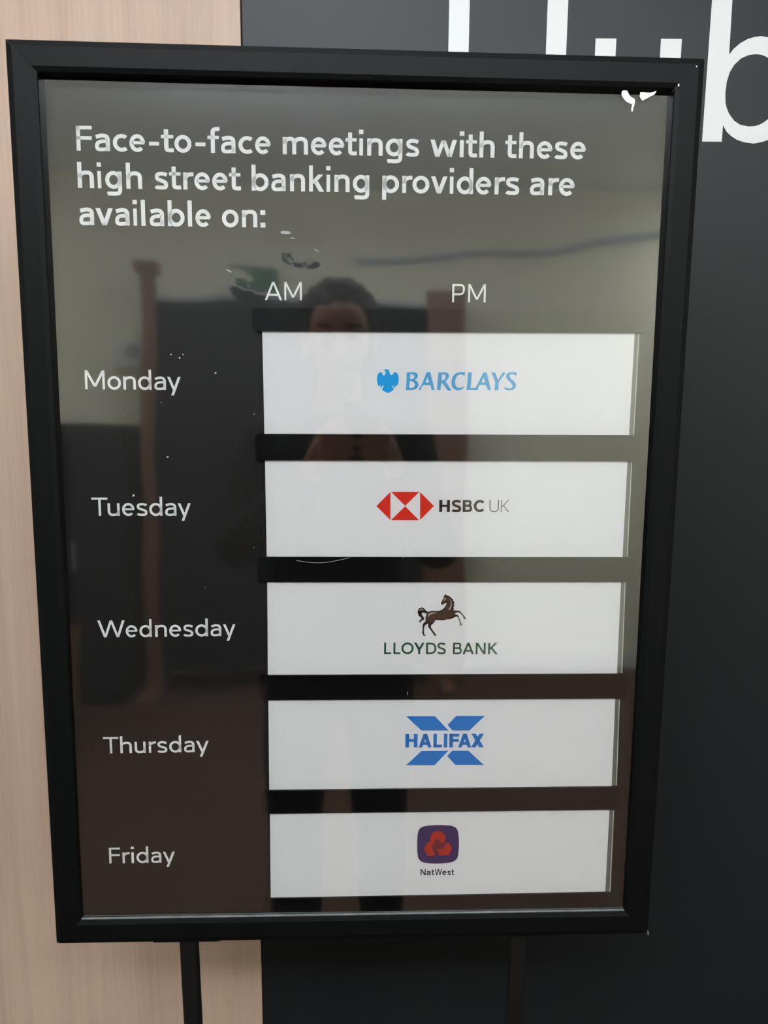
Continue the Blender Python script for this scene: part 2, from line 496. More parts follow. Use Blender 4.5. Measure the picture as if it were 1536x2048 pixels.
def text_px(zoom, text, w, bl, br, cap_h, off, weights=None):
    """letters from measured ink extents. zoom=(ox,oy,scale); text=[(char,left,right)...] and bl/br=(x,y) two baseline
    points, cap_h=height of a capital, all in the enlarged view; off = layer."""
    ox, oy, sc = zoom
    out = []
    for item in text:
        ch, a, b = item[:3]
        ww = item[3] if len(item) > 3 else w
        y_at = lambda x: bl[1] + (br[1] - bl[1]) * (x - bl[0]) / (br[0] - bl[0])
        L = Vector(at(ox + a / sc, oy + y_at(a) / sc, off)); R = Vector(at(ox + b / sc, oy + y_at(b) / sc, off))
        cx = (a + b) / 2
        P0 = Vector(at(ox + cx / sc, oy + y_at(cx) / sc, off)); P1 = Vector(at(ox + cx / sc, oy + (y_at(cx) - cap_h) / sc, off))
        vk = abs(P1.y - P0.y) / CAP
        vs, fs = join(glyph(ch, ww))
        x0 = min(v[0] for v in vs); x1 = max(v[0] for v in vs)
        k = (R - L).x / (x1 - x0)
        # keep the stem weight even when a letter is fitted narrower or wider
        out.append(([(L.x + (v[0] - x0) * k, L.y + (R.y - L.y) * (v[0] - x0) / (x1 - x0) + v[1] * vk) for v in vs], fs))
    return join(out)

def zloops(zoom, loops, off, smooth=False):
    ox, oy, sc = zoom
    res = []
    for lp in loops:
        if smooth: lp = smooth_loop(lp)
        res.append([at(ox + x / sc, oy + y / sc, off) for x, y in lp])
    return res

# ------------------------------------------------------------------ the setting
SX = 3.0
box('floor', (-SX, SX, BACK_Y, WALL_Y + .02, -.05, 0), M['floor'])['kind'] = 'structure'
box('ceiling', (-SX, SX, BACK_Y, WALL_Y + .02, CEIL, CEIL + .05), M['ceiling'])['kind'] = 'structure'
box('wall_back', (-SX - .1, SX + .1, BACK_Y - .1, BACK_Y, -.05, CEIL + .05), M['beige_wall'])['kind'] = 'structure'
box('wall_left', (-SX - .1, -SX, BACK_Y, WALL_Y + .12, -.05, CEIL + .05), M['beige_wall'])['kind'] = 'structure'
box('wall_right', (SX, SX + .1, BACK_Y, WALL_Y + .12, -.05, CEIL + .05), M['beige_wall'])['kind'] = 'structure'
wf = box('wall_front', (-SX, SX, WALL_Y + .02, WALL_Y + .12, -.05, CEIL + .05), M['skirting'])
wf['kind'] = 'structure'
SEAM = onwall(504, 1024)[0]
wp = box('wood_panel', (-SX + .001, SEAM - .0012, WALL_Y, WALL_Y + .02, 0, CEIL), M['wood'], wf)
tag(wp, 'pale pinkish wood grain wall panel')
dp = box('dark_panel', (SEAM + .0012, SX - .001, WALL_Y, WALL_Y + .02, 0, CEIL), M['dark_wall'], wf)
tag(dp, 'dark grey laminate wall panel with white lettering')
for nm, b in (('baseboard_back', (-SX, SX, BACK_Y, BACK_Y + .012, 0, .1)), ('baseboard_left', (-SX, -SX + .012, BACK_Y + .012, WALL_Y, 0, .1)), ('baseboard_right', (SX - .012, SX, BACK_Y + .012, WALL_Y, 0, .1))):
    box(nm, b, M['skirting'])['kind'] = 'structure'

def wall_letter(loops, label):
    vs, fs = fill(loops)
    me = mesh([(x, WALL_Y - .0006, z) for x, z in vs], fs)
    bm = bmesh.new(); bm.from_mesh(me)
    for f in bm.faces:
        f.normal_update()
        if f.normal.y > 0: f.normal_flip()
    bm.to_mesh(me); bm.free()
    o = link('letter', me, M['vinyl'], dp)
    o['label'] = label

WPX = lambda pts: [onwall(x, y) for x, y in pts]
zb = onwall(1404, 283.5)[1]; zt = onwall(1404, -12)[1]
xl0, xl1 = onwall(898.5, 0)[0], onwall(939.5, 0)[0]
xr0, xr1 = onwall(1095.5, 0)[0], onwall(1136.5, 0)[0]
zc = (zb + zt) / 2 - .006
wall_letter([[(xl0, zb), (xl1, zb), (xl1, zc - .013), (xr0, zc - .013), (xr0, zb), (xr1, zb), (xr1, zt), (xr0, zt), (xr0, zc + .013), (xl1, zc + .013), (xl1, zt), (xl0, zt)]], 'white capital letter H cropped by the photo top')
xu0, xu1 = onwall(1191, 78)[0], onwall(1232.5, 78)[0]
xv0, xv1 = onwall(1321.7, 78)[0], onwall(1363.5, 78)[0]
zx = onwall(1277, 77.8)[1]
outer = [(xu0, zx), (xu0, zb + .05)]; inner = []
for k in range(1, 12):
    a = math.pi + math.pi / 2 * k / 12
    outer.append((xu0 + .058 + .058 * math.cos(a), zb + .05 + .054 * math.sin(a)))
outer += [(xu0 + .06, zb - .004), (xv0 - .01, zb + .012), (xv0, zb + .022), (xv0, zb), (xv1, zb), (xv1, zx), (xv0, zx), (xv0, zb + .07)]
for k in range(0, 13):
    a = -math.pi * k / 12
    outer.append(((xu1 + xv0) / 2 + (xv0 - xu1) / 2 * math.cos(a), zb + .065 + .045 * math.sin(a)))
outer += [(xu1, zb + .07), (xu1, zx)]
wall_letter([outer], 'white lowercase letter u mostly hidden by the frame')
# b : stem + bowl, bowl closed to the right beyond the frame edge
ob = [(1403.6, 283.5), (1443, 283.8), (1445.5, 251), (1453, 264), (1462, 272.5), (1473.5, 280), (1488, 285), (1507, 287.4)]
xb0 = onwall(1403.6, 283.5)[0]; xb1 = onwall(1443, 283.8)[0]
bowl_o = WPX([(1445.5, 251), (1453, 264), (1462, 272.5), (1473.5, 280), (1488, 285), (1507, 287.4)])
cx = onwall(1508, 180)[0]; cz = onwall(1508, 180)[1]
r_o = onwall(1606, 180)[0] - cx; z_b = onwall(1507, 287.4)[1]; z_t = onwall(1521, 72.8)[1]
for k in range(1, 24):
    a = -math.pi / 2 + math.pi * k / 24
    zz = (z_t + z_b) / 2 + (z_t - z_b) / 2 * math.sin(a)
    bowl_o.append((cx + r_o * math.cos(a), zz))
bowl_o += WPX([(1521, 72.8), (1508, 74.5), (1495, 78.5), (1480, 87), (1467, 98), (1457.7, 110)])
stem = [(xb0, zb), (xb1, zb)]
b_outer = [(xb0, zb), (xb1, zb)] + bowl_o + [(xb1, zt), (xb0, zt)]
inn = WPX([(1510, 108.7), (1497, 110.5), (1482, 117), (1468, 130), (1459, 145), (1453, 164), (1450.3, 185), (1450.5, 205), (1452.5, 215), (1457.6, 228), (1468, 242), (1480, 250), (1497, 253.4)])
zi_t = onwall(1510, 108.7)[1]; zi_b = onwall(1497, 253.4)[1]; ci = onwall(1506, 181)[0]; ri = onwall(1562, 181)[0] - ci
for k in range(1, 20):
    a = -math.pi / 2 + math.pi * k / 20
    inn.append((ci + ri * math.cos(a), (zi_t + zi_b) / 2 + (zi_t - zi_b) / 2 * math.sin(a)))
wall_letter([b_outer, inn], 'white lowercase letter b at the right edge of the photo')

# ------------------------------------------------------------------ lamps
for i, (x, y, sx, sy, st, lab) in enumerate(LAMPS):
    e = empty('ceiling_light', (x, y, CEIL))  # name shared by the panel over the stand and the added fill
    tag(e, lab, 'light')
    lm = mat('lamp_panel', (240, 248, 255), 0.5, 0.2, emit=st)
    t = .02
    if i == 1:                                   # added fill strip, hung low so its top brightens the ceiling
        dz = -.17
        for cx_ in (-sx / 2 + .2, sx / 2 - .2):
            link('suspension_wire', cyl((cx_, 0, dz), (cx_, 0, 0), .0015, n=8), M['rail'], e)
    else:
        dz = 0.0
    box('diffuser', (-sx / 2, sx / 2, -sy / 2, sy / 2, dz - .07, dz - .004), lm, e)
    link('light_frame', boxes([(-sx/2 - t, sx/2 + t, -sy/2 - t, -sy/2, dz - .03, dz), (-sx/2 - t, sx/2 + t, sy/2, sy/2 + t, dz - .03, dz),
                               (-sx/2 - t, -sx/2, -sy/2, sy/2, dz - .03, dz), (sx/2, sx/2 + t, -sy/2, sy/2, dz - .03, dz)]), M['grey_plastic'], e)

# ------------------------------------------------------------------ poster stand
stand = empty('poster_stand')
stand.matrix_world = PMAT
tag(stand, 'black framed poster on twin black poles listing weekday meetings', 'sign stand')

RW = 0.0267
prof = [(0, .026), (0, .0035), (.0012, .0015), (.0062, 0), (.0222, .0004), (.0262, .0022), (.0267, .003), (.0267, .024), (0.004, .026)]
def rail(side):
    """mitred length of the snap frame"""
    A = {'top': ((-W/2, H), (W/2, H), (0, -1), (1, 0)), 'bottom': ((W/2, 0), (-W/2, 0), (0, 1), (-1, 0)),
         'left': ((-W/2, 0), (-W/2, H), (1, 0), (0, 1)), 'right': ((W/2, H), (W/2, 0), (-1, 0), (0, -1))}[side]
    a, b, inw, al = A
    vs = []
    for p, s in ((a, 1), (b, -1)):
        for (q, y) in prof:
            vs.append((p[0] + inw[0] * q + al[0] * s * (q + .0001), y, p[1] + inw[1] * q + al[1] * s * (q + .0001)))
    n = len(prof)
    fs = [(i, (i + 1) % n, n + (i + 1) % n, n + i) for i in range(n)] + [tuple(range(n))[::-1], tuple(range(n, 2 * n))]
    me = mesh(vs, fs)
    bm = bmesh.new(); bm.from_mesh(me); bmesh.ops.recalc_face_normals(bm, faces=bm.faces[:]); bm.to_mesh(me); bm.free()
    return link('frame_rail', me, M['frame'], stand)
for s in ('top', 'right', 'bottom', 'left'): rail(s)

xi = W / 2 - RW + .006
PRO = 0.0060                                   # print lies this far behind the film
flat_local('printed_poster', ([(-xi, RW - .006), (xi, RW - .006), (xi, H - RW + .006), (-xi, H - RW + .006)], [(0, 1, 2, 3)]), M['print'], stand, PRO)
printed = stand.children[-1] if False else [o for o in COL.objects if o.name.startswith('printed_poster')][0]
tag(printed, 'dark grey printed poster sheet')
box('backing_board', (-xi, xi, .0245, .0262, RW - .006, H - RW + .006), M['steel'], stand)

def chip(px, py, sx, sz):
    x, z = atf(px, py, -.0002)
    return (x - sx, x + sx, -.0004, .003, z - sz, z + sz)
for c in (chip(1296.5, 1867, .0005, .0018), chip(1357, 170.5, .0005, .001), chip(115.5, 1888, .0009, .0006), chip(1393, 133, .0003, .0006)):
    link('corner_chip', boxes([c]), M['chip'], stand)

LO = PRO - .00015
def lettering(fig, label, m=M['white'], parent=printed, off=LO):
    o = flat_local('lettering', fig, m, parent, off)
    o['label'] = label
Z1 = (140, 230, 4.2667); A1 = 1450.7; A2 = (820 - 140) * 4.2667
def sh(lst, d): return [(c, a + d, b + d) for c, a, b in lst]
l1 = [('F',58,193),('a',215,343),('c',368,492),('e',510,643),('-',677,762),('t',780,888),('o',893,1038),('-',1072,1158),('f',1175,1280),('a',1290,1413)] \
   + sh([('c',-13,110),('e',130,262),('m',365,580),('e',605,738),('e',757,890),('t',900,998),('i',1015,1052),('n',1085,1217),('g',1242,1385),('s',1413,1527)], A1) \
   + sh([('w',172,398),('i',420,460),('t',475,572),('h',590,720),('t',810,908),('h',928,1055),('e',1080,1213),('s',1230,1342),('e',1365,1497)], A2)
l2 = [('h',68,207),('i',235,272),('g',303,445),('h',482,617),('s',722,838),('t',848,950),('r',968,1057),('e',1063,1197),('e',1215,1347),('t',1358,1460)] \
   + sh([('b',100,245),('a',268,390),('n',427,555),('k',590,717),('i',735,772),('n',805,935),('g',962,1103),('p',1213,1357),('r',1383,1470)], A1) \
   + sh([('o',20,165),('v',177,317),('i',335,372),('d',397,537),('e',560,692),('r',720,808),('s',812,930),('a',1022,1143),('r',1177,1267),('e',1268,1402)], A2)
l3 = [('a',82,208),('v',222,370),('a',387,510),('i',540,577),('l',610,645),('a',682,805),('b',837,980),('l',1007,1043),('e',1072,1203),('o',1298,1440)] \
   + sh([('n',18,148),(':',175,217)], A1)
WH = 112
for ln, bl, br in ((l1, (58, 304), (A2 + 1497, 378)), (l2, (68, 622), (A2 + 1402, 688)), (l3, (82, 938), (A1 + 217, 960))):
    fig = text_px(Z1, ln, WH, bl, br, 213, LO)
    lettering(fig, {id(l1): 'first line of the white heading', id(l2): 'second line of the white heading', id(l3): 'third line of the white heading'}[id(ln)])
ZM = (160, 720, 6.4); WD = 90
lettering(text_px(ZM, [('M',67,322),('o',355,527),('n',557,718),('d',745,917),('a',953,1102),('y',1120,1292)], WD, (67, 374), (1292, 384), 244, LO), 'white word Monday')
ZT = (170, 970, 6.4)
lettering(text_px(ZT, [('T',90,295),('u',293,447),('e',478,637),('s',662,800),('d',825,993),('a',1028,1172),('y',1190,1357)], WD, (90, 394), (1357, 393), 233, LO), 'white word Tuesday')
ZW = (190, 1210, 5.12)
lettering(text_px(ZW, [('W',30,310),('e',317,437),('d',457,583),('n',618,737),('e',762,885),('s',905,1008),('d',1028,1158),('a',1185,1295),('y',1313,1440)], WD, (30, 333), (1440, 316), 174, LO), 'white word Wednesday')
ZH = (200, 1450, 6.4)
lettering(text_px(ZH, [('T',47,240),('h',262,410),('u',447,587),('r',627,720),('s',735,863),('d',888,1042),('a',1078,1212),('y',1232,1395)], WD, (47, 364), (1395, 344), 208, LO), 'white word Thursday')
ZF = (200, 1680, 8.533)
lettering(text_px(ZF, [('F',160,350),('r',388,512),('i',535,587),('d',625,830),('a',877,1050),('y',1077,1282)], WD, (160, 400), (1282, 381), 268, LO), 'white word Friday')
ZA = (520, 540, 3.2)
lettering(text_px(ZA, [('A',31,141),('M',156,268)], 78, (31, 192), (268, 194), 117, LO), 'white letters AM')
lettering(text_px(ZA, [('P',1229,1309),('M',1331,1443)], 78, (1229, 206), (1443, 208), 117, LO), 'white letters PM')

# black divider bars
BAR0, BAR1 = 0.0016, 0.0056
bars = [((503.5, 616), (1298, 621), (1291, 665.5), (505, 662), (0, 0, 0, .008)),
        ((509.9, 868), (1284, 871.5), (1278, 922), (512, 920.5), (.004,) * 4),
        ((514, 1114), (1270, 1115), (1266, 1163.5), (516, 1164), (.003,) * 4),
        ((519, 1351), (1254.5, 1348), (1250.5, 1396.8), (521, 1400), (.003,) * 4),
        ((523.5, 1582), (1241, 1574), (1236.5, 1619), (525, 1627.5), (.003,) * 4),
        ((526, 1798), (1217, 1785.5), (1214, 1815), (527, 1829), (.003,) * 4)]
for i, (a, b, c, d, r) in enumerate(bars):
    loop = rounded([at(*p, BAR0) for p in (a, b, c, d)], r)
    prism('divider_bar', loop, M['bar'], stand, BAR0, BAR1)

# insert cards (each can be lifted out of the stand) and their clear sleeves
CO = 0.0036; CI = CO - .00012
cards = [((524.4, 660.5), (1269.4, 666.5), (1258, 870), (528.8, 867.7)),
         ((530, 920.5), (1255, 922.5), (1245, 1114), (533.5, 1113.5)),
         ((534.5, 1164.5), (1242, 1164), (1234, 1347.3), (535.7, 1350)),
         ((536.7, 1401), (1230.5, 1397.3), (1223.3, 1572), (538.5, 1579.5)),
         ((539.7, 1628), (1219, 1619.5), (1210.5, 1783.8), (541.5, 1796.5))]
clab = ['white card with a light blue eagle crest, in the Monday row', 'white card with a red and white hexagon mark, in the Tuesday row',
        'white card with a leaping dark horse, in the Wednesday row', 'white card with a blue cross mark, in the Thursday row',
        'white card with a purple rounded square mark, in the Friday row']
card_objs = []
for i, q in enumerate(cards):
    c = [at(*p, CO) for p in q]
    cx_, cz_ = sum(p[0] for p in c) / 4, sum(p[1] for p in c) / 4
    org = (cx_, ly(cz_, CO), cz_)
    o = prism('insert_card', c, M['card'], None, CO, CO + .0012, org)
    o.matrix_world = PMAT @ Matrix.Translation(org)
    tag(o, clab[i], 'card', 'white cards in the weekday rows')
    card_objs.append((o, org))
    # clear sleeve, a little wider than the card on the right
    tr, br = q[1], q[2]
    s = [at(tr[0] - 12, tr[1], CO + .0014), at(tr[0] + 8.5, tr[1], CO + .0014), at(br[0] + 9.5, br[1], CO + .0014), at(br[0] - 12, br[1], CO + .0014)]
    sv = prism('card_sleeve', s, M['edge'], stand, CO + .0014, CO + .002)
    e = [at(tr[0] + 7.6, tr[1] + 1, CO + .0012), at(tr[0] + 9.2, tr[1] + 1, CO + .0012), at(br[0] + 10.2, br[1] - 1, CO + .0012), at(br[0] + 8.6, br[1] - 1, CO + .0012)]
    prism('sleeve_edge', e, M['edge2'], sv, CO + .001, CO + .002)

def on_card(i, name, fig, m, label=None, lift=0):
    o, org = card_objs[i]
    f = flat_local(name, fig, m, o, CI - lift * .00006, org)
    if label: f['label'] = label
ZB = (740, 730, 9.6)
eagle = [(258,102),(285,86),(320,80),(352,84),(368,108),(378,150),(390,178),(415,192),(438,186),(446,155),(470,140),(500,140),(525,162),(545,205),(553,260),(550,320),(535,370),(508,412),
         (488,398),(466,374),(486,428),(466,442),(440,405),(412,374),(435,430),(456,468),(440,486),(395,515),(345,542),(290,515),(235,482),(232,462),(255,425),(266,378),(240,405),(216,440),(200,428),(216,384),(195,392),(172,412),
         (150,370),(136,315),(132,260),(138,210),(160,162),(185,142),(212,138),(236,152),(242,185),(262,202),(285,190),(298,165),(302,135),(288,114)]
on_card(0, 'crest', fill(zloops(ZB, [eagle], CI)), M['barclays_blue'], 'light blue spread eagle crest')
BL = [[(705,140),(850,138),(900,155),(920,195),(912,240),(890,265),(860,285),(890,300),(915,325),(933,370),(922,420),(885,460),(820,478),(680,478),(692,430),(700,300)],
      [(775,175),(815,178),(845,200),(852,225),(845,250),(815,268),(768,272)], [(762,310),(810,315),(850,340),(863,380),(848,420),(805,441),(755,438)],
      [(1085,140),(1160,140),(1240,480),(1185,480),(1158,385),(1015,385),(985,430),(975,478),(930,478),(1005,350)], [(1105,235),(1060,335),(1135,335)],
      [(1312,142),(1440,138),(1495,152),(1522,195),(1510,245),(1480,285),(1450,312),(1565,490),(1490,490),(1380,335),(1360,410),(1355,480),(1285,480),(1300,300)],
      [(1385,178),(1420,180),(1447,200),(1452,228),(1440,265),(1410,290),(1372,292)]]
BR_ = [[(385,138),(375,215),(340,185),(300,177),(240,200),(205,255),(192,330),(203,395),(245,435),(300,437),(375,410),(335,468),(250,487),(170,465),(128,400),(122,320),(145,225),(200,160),(280,138)],
       [(442,142),(517,142),(490,438),(588,438),(628,478),(412,478),(430,350)],
       [(735,142),(800,142),(885,480),(820,480),(785,382),(665,382),(640,438),(633,478),(585,442),(700,220)], [(740,235),(697,335),(775,335)],
       [(885,142),(965,148),(1018,290),(1105,142),(1165,148),(1030,330),(1025,480),(948,480),(965,340),(920,210)],
       [(1375,140),(1370,205),(1300,172),(1250,180),(1235,205),(1260,260),(1330,315),(1365,370),(1355,435),(1300,478),(1200,485),(1145,465),(1148,405),(1180,440),(1240,452),(1285,435),(1300,400),(1270,350),(1190,270),(1170,215),(1190,165),(1250,138)]]
figs = []
ZB2 = (890, 730, 9.6)
for z, grp in ((ZB, [BL[0:3], BL[3:5], BL[5:7]]), (ZB2, [BR_[0:1], BR_[1:2], BR_[2:4], BR_[4:5], BR_[5:6]])):
    for g in grp: figs.append(fill(zloops(z, g, CI)))
on_card(0, 'lettering', join(figs), M['barclays_text'], 'light blue word on the Monday card')
ZS = (740, 970, 5.12)
on_card(1, 'hexagon_mark', join([fill(zloops(ZS, [l], CI)) for l in ([(65,215),(209,71),(209,359)], [(216,70),(507,70),(360,213)], [(360,217),(503,360),(214,360)], [(513,71),(655,215),(513,359)])]), M['hsbc_red'], 'red hexagon mark')
on_card(1, 'lettering', text_px(ZS, [('H',708,817,158),('S',833,933,150),('B',948,1045,158),('C',1060,1170,150),('U',1222,1317,54),('K',1340,1425,54)], 150, (708, 276), (1425, 276), 122, CI), M['ink_brown'], 'dark brown word on the Tuesday card')
ZL = (820, 1180, 11.815)
horse = [(840,100),(870,125),(915,138),(960,168),(1000,212),(1015,212),(1020,250),(1058,300),(1030,328),(1052,375),(1022,400),(1038,450),(1022,480),(1090,484),(1160,490),(1200,520),(1240,570),(1300,640),(1330,682),(1280,692),(1262,662),(1265,635),(1200,560),(1150,525),(1100,535),(1045,575),(1110,580),(1140,600),(1165,670),(1200,755),(1238,830),(1205,842),(1170,815),(1180,770),(1150,680),(1110,625),(1060,640),(1000,672),(940,692),(880,692),(780,718),(600,708),(580,750),(545,800),(495,835),(500,890),(550,970),(600,1030),(638,1085),(580,1093),(560,1060),(540,1020),(480,940),(430,875),(425,845),(442,795),(380,812),(345,850),(328,940),(332,1030),(388,1085),(325,1093),(310,1060),(286,1015),(300,900),(298,810),(325,772),(365,740),(370,620),(395,560),(345,545),(325,550),(312,528),(280,545),(282,590),(332,650),(330,705),(268,728),(250,772),(215,748),(225,715),(265,690),(268,665),(210,610),(180,540),(185,480),(215,430),(270,410),(330,428),(380,490),(430,515),(520,490),(660,500),(760,465),(820,410),(860,335),(862,303),(820,315),(770,352),(735,340),(730,300),(765,240),(800,170),(812,120)]
on_card(2, 'horse_silhouette', fill(zloops(ZL, [horse], CI)), M['horse_black'], 'black outline of the leaping horse')
hb = [(430,625),(520,565),(650,550),(770,520),(850,420),(885,300),(850,250),(780,310),(765,290),(810,220),(860,180),(900,195),(945,260),(950,340),(905,460),(990,495),(1100,500),(1150,512),(1080,525),(1030,560),(1025,610),(940,665),(780,690),(600,685),(525,780),(450,760),(400,720),(405,660)]
on_card(2, 'horse_body', fill(zloops(ZL, [hb], CI - .00006)), M['horse_brown'], 'brown body of the horse', 1)
hl = [[(415,610),(440,560),(500,528),(580,522),(650,540),(560,555),(480,585),(430,635)], [(895,183),(950,212),(990,290),(988,370),(955,470),(905,462),(955,375),(966,290),(940,225)],
      [(840,168),(850,215),(822,232),(795,275),(800,230),(815,190)], [(200,502),(225,455),(280,436),(335,482),(280,470),(235,480)],
      [(1275,655),(1325,676),(1285,688)], [(1185,790),(1200,770),(1228,828),(1205,835)], [(330,1060),(355,1062),(378,1083),(332,1088)], [(585,1055),(605,1050),(630,1082),(588,1088)]]
on_card(2, 'horse_highlight', join([fill(zloops(ZL, [l], CI - .00012)) for l in hl]), M['horse_light'], 'pale highlights of the horse', 2)
ZK = (760, 1270, 6.144)
on_card(2, 'lettering', text_px(ZK, [('L',50,137),('L',165,250),('O',262,412),('Y',415,547),('D',565,690),('S',702,807),('B',895,1003),('A',1013,1153),('N',1173,1297),('K',1327,1447)], 118, (50, 233), (1447, 236), 140, CI), M['green'], 'dark green words on the Wednesday card')
ZX = (800, 1420, 8.533)
on_card(3, 'cross_mark', join([fill(zloops(ZX, [l], CI)) for l in ([(105,105),(595,105),(830,350),(365,350)], [(960,100),(1450,100),(1185,350),(895,350),(810,255)], [(365,700),(825,695),(590,942),(100,945)], [(890,695),(1170,695),(1430,938),(945,938),(805,785)])]), M['halifax'], 'blue split cross mark')
on_card(3, 'lettering', text_px(ZX, [('H',90,298),('A',318,540),('L',568,715),('I',745,805,170),('F',838,1005),('A',990,1215),('X',1210,1430)], 172, (90, 640), (1430, 638), 233, CI), M['halifax'], 'blue word on the Thursday card')
ZN = (820, 1640, 13.964)
sq = [(200,680),(205,500),(228,330),(290,222),(420,170),(600,148),(800,140),(1000,145),(1150,160),(1280,215),(1340,320),(1362,480),(1368,680),(1358,880),(1335,1020),(1285,1110),(1180,1172),(980,1205),(760,1218),(560,1212),(420,1195),(310,1155),(240,1075),(212,960),(200,820)]
on_card(4, 'square_mark', fill(zloops(ZN, [sq], CI, True)), M['purple'], 'purple rounded square')
on_card(4, 'mark_centre', fill(zloops(ZN, [[(640,600),(790,520),(900,640),(1000,640),(930,740),(880,820),(760,830),(740,960),(640,800)]], CI - .00006)), M['nw_dark'], 'maroon centre of the mark', 1)
on_card(4, 'mark_arrow', fill(zloops(ZN, [[(572,600),(568,480),(610,390),(690,325),(790,305),(880,325),(955,395),(998,490),(985,575),(940,640),(885,650),(790,550),(730,530),(690,575),(660,625)]], CI - .00012)), M['nw_red'], 'top red piece of the mark', 2)
on_card(4, 'mark_arrow', fill(zloops(ZN, [[(390,795),(490,622),(570,602),(690,612),(645,700),(618,785),(712,965),(690,998),(490,1002)]], CI - .00012)), M['nw_red'], 'lower left red piece of the mark', 2)
on_card(4, 'mark_arrow', fill(zloops(ZN, [[(752,822),(900,802),(950,745),(1020,622),(1100,642),(1180,790),(1080,988),(820,988)]], CI - .00012)), M['nw_red'], 'lower right red piece of the mark', 2)
on_card(4, 'lettering', text_px(ZN, [('N',290,440),('a',465,575),('t',600,675),('W',690,893),('e',900,1020),('s',1040,1135),('t',1155,1230)], 128, (290, 1545), (1230, 1535), 172, CI), M['nw_text'], 'dark violet word on the Friday card')

# clear cover film, slightly rippled, with a few dents
cvz = []
for (px, py) in ((606, 493), (492, 572), (1283, 172)):
    cvz.append(at(px, py))
random.seed(5)
def film_h(x, z):
    h = .00014 * math.sin(9 * x + 20 * z + .5) + .00006 * math.sin(29 * x - 12 * z + 1.0) + .000025 * math.sin(52 * x + 37 * z)
    # board-top wobble
    h += .00022 * math.exp(-((x + .12) / .10) ** 2 - ((z - .545) / .035) ** 2)
    (cx_, cz_) = cvz[0]
    dx, dz = (x - cx_) / .0235, (z - cz_) / .0215
    r2 = dx * dx + dz * dz + .25 * dx * dz
    if r2 < 1:
        h += .00034 * (1 - r2) ** 1.2 * math.exp(-.35 * dz - .5 * dx) * (1 + .09 * math.sin(260 * x + 190 * z) + .07 * math.sin(430 * z - 330 * x))
    (cx_, cz_) = cvz[1]
    u = (x - cx_) * .88 - (z - cz_) * .47; v = (x - cx_) * .47 + (z - cz_) * .88
    r2 = (u / .024) ** 2 + (v / .012) ** 2
    if r2 < 1: h += .00013 * (1 - r2) ** 1.4 * (1 - .5 * v / .012) * (1 + .12 * math.sin(500 * u))
    return h
NX, NZ = 230, 330
vs = []; fs = []
for j in range(NZ + 1):
    z = RW - .006 + (H - 2 * RW + .012) * j / NZ
    for i in range(NX + 1):
        x = -xi + 2 * xi * i / NX
        vs.append((x, ly(z, 0) - film_h(x, z), z))
for j in range(NZ):
    for i in range(NX):
        a = j * (NX + 1) + i
        fs.append((a, a + 1, a + NX + 2, a + NX + 1))
film = link('cover_sheet', mesh(vs, fs), M['film'], stand, True)
film['label'] = 'clear rippled plastic cover sheet'

# creased film facets cut in glint shapes, tilted to mirror the added strip
lamp = Vector((LAMPS[1][0] + .2, LAMPS[1][1], CEIL - .24))
ZC = (1220, 160, 12.8)
ZG = (440, 430, 4.267)
for zc_, mk, dof, lp in ((ZC, 'glint', -.0058, [(325,250),(445,285),(470,350),(505,405),(555,455),(605,465),(632,520),(625,610),(600,700),(572,808),(550,790),(552,710),(585,610),(520,595),(440,560),(360,480),(310,400),(300,330)]),
           (ZC, 'glint', -.0058, [(775,320),(860,320),(960,325),(1050,330),(1110,310),(1190,285),(1120,380),(1060,400),(960,455),(830,525),(795,470),(768,430)]),
           (ZG, 'faint', -.0025, [(515,142),(545,135),(585,138),(607,158),(560,163),(522,157)]), (ZG, 'faint', -.0025, [(590,190),(640,196),(638,204),(600,199)]),
           (ZG, 'faint', -.0025, [(800,285),(847,312),(842,319),(806,297)]), (ZG, 'faint', -.0025, [(45,462),(62,463),(105,486),(98,492),(62,476)])):
    pts = zloops(zc_, [lp], dof)[0]
    c = Vector((sum(p[0] for p in pts) / len(pts), 0, sum(p[1] for p in pts) / len(pts)))
    cw = PMAT @ Vector((c.x, ly(c.z, dof), c.z))
    nw = ((lamp - cw).normalized() + (CAM - cw).normalized()).normalized()
    nl = PM.transposed() @ nw
    org = Vector((c.x, ly(c.z, dof), c.z))
    v2, f2 = fill([pts])
    V3 = []
    cl = PM.transposed() @ (CAM - ORI)
    for x, z in v2:
        p = Vector((x, ly(z, dof), z)); d = (p - cl).normalized()
        V3.append(cl + d * ((org - cl).dot(nl) / d.dot(nl)))
    o = link('film_glint', mesh(V3, f2), M[mk], film)
    o['label'] = 'film facet tilted to mirror the lamp as a crease in the cover sheet'

# dust and hairs on the print
dd = []
def speck(px, py, r, el=1.0, ang=0.0, off=.001):
    x, z = at(px, py, -off)
    ca, sa = math.cos(ang), math.sin(ang)
    lp = []
    for k in range(6):
        a = k * math.pi / 3
        u, v = r * el * math.cos(a), r * math.sin(a)
        lp.append((x + u * ca - v * sa, z + u * sa + v * ca))
    return lp, [tuple(range(6))]
for (px, py, r, el, an) in ((342, 709, .0006, 1, 0), (366, 709, .0006, 1, 0), (359, 716, .0007, 1.2, 1), (431, 746, .0007, 1.4, .6), (508, 828, .0005, 1, 0), (247, 827, .0004, 1, 0), (267, 991, .0007, 2.2, .9), (335, 914, .0006, 2, 0), (508, 1095, .0004, 1, 0), (322, 805, .0004, 1, 0), (410, 1175, .0004, 1, 0), (807, 1115, .0005, 1, 0), (815, 1387, .0002, 10, 1.57)):
    dd.append(speck(px, py, r, el, an))
hair = [at(593 + 107 * k / 12, 1121 + 6 * math.sin(k / 12 * 3.6) - k * .25, -.001) for k in range(13)]
dd.append(rib(hair, .00022))
o = flat_local('dust_specks', join(dd), M['dust'], film, -.001)
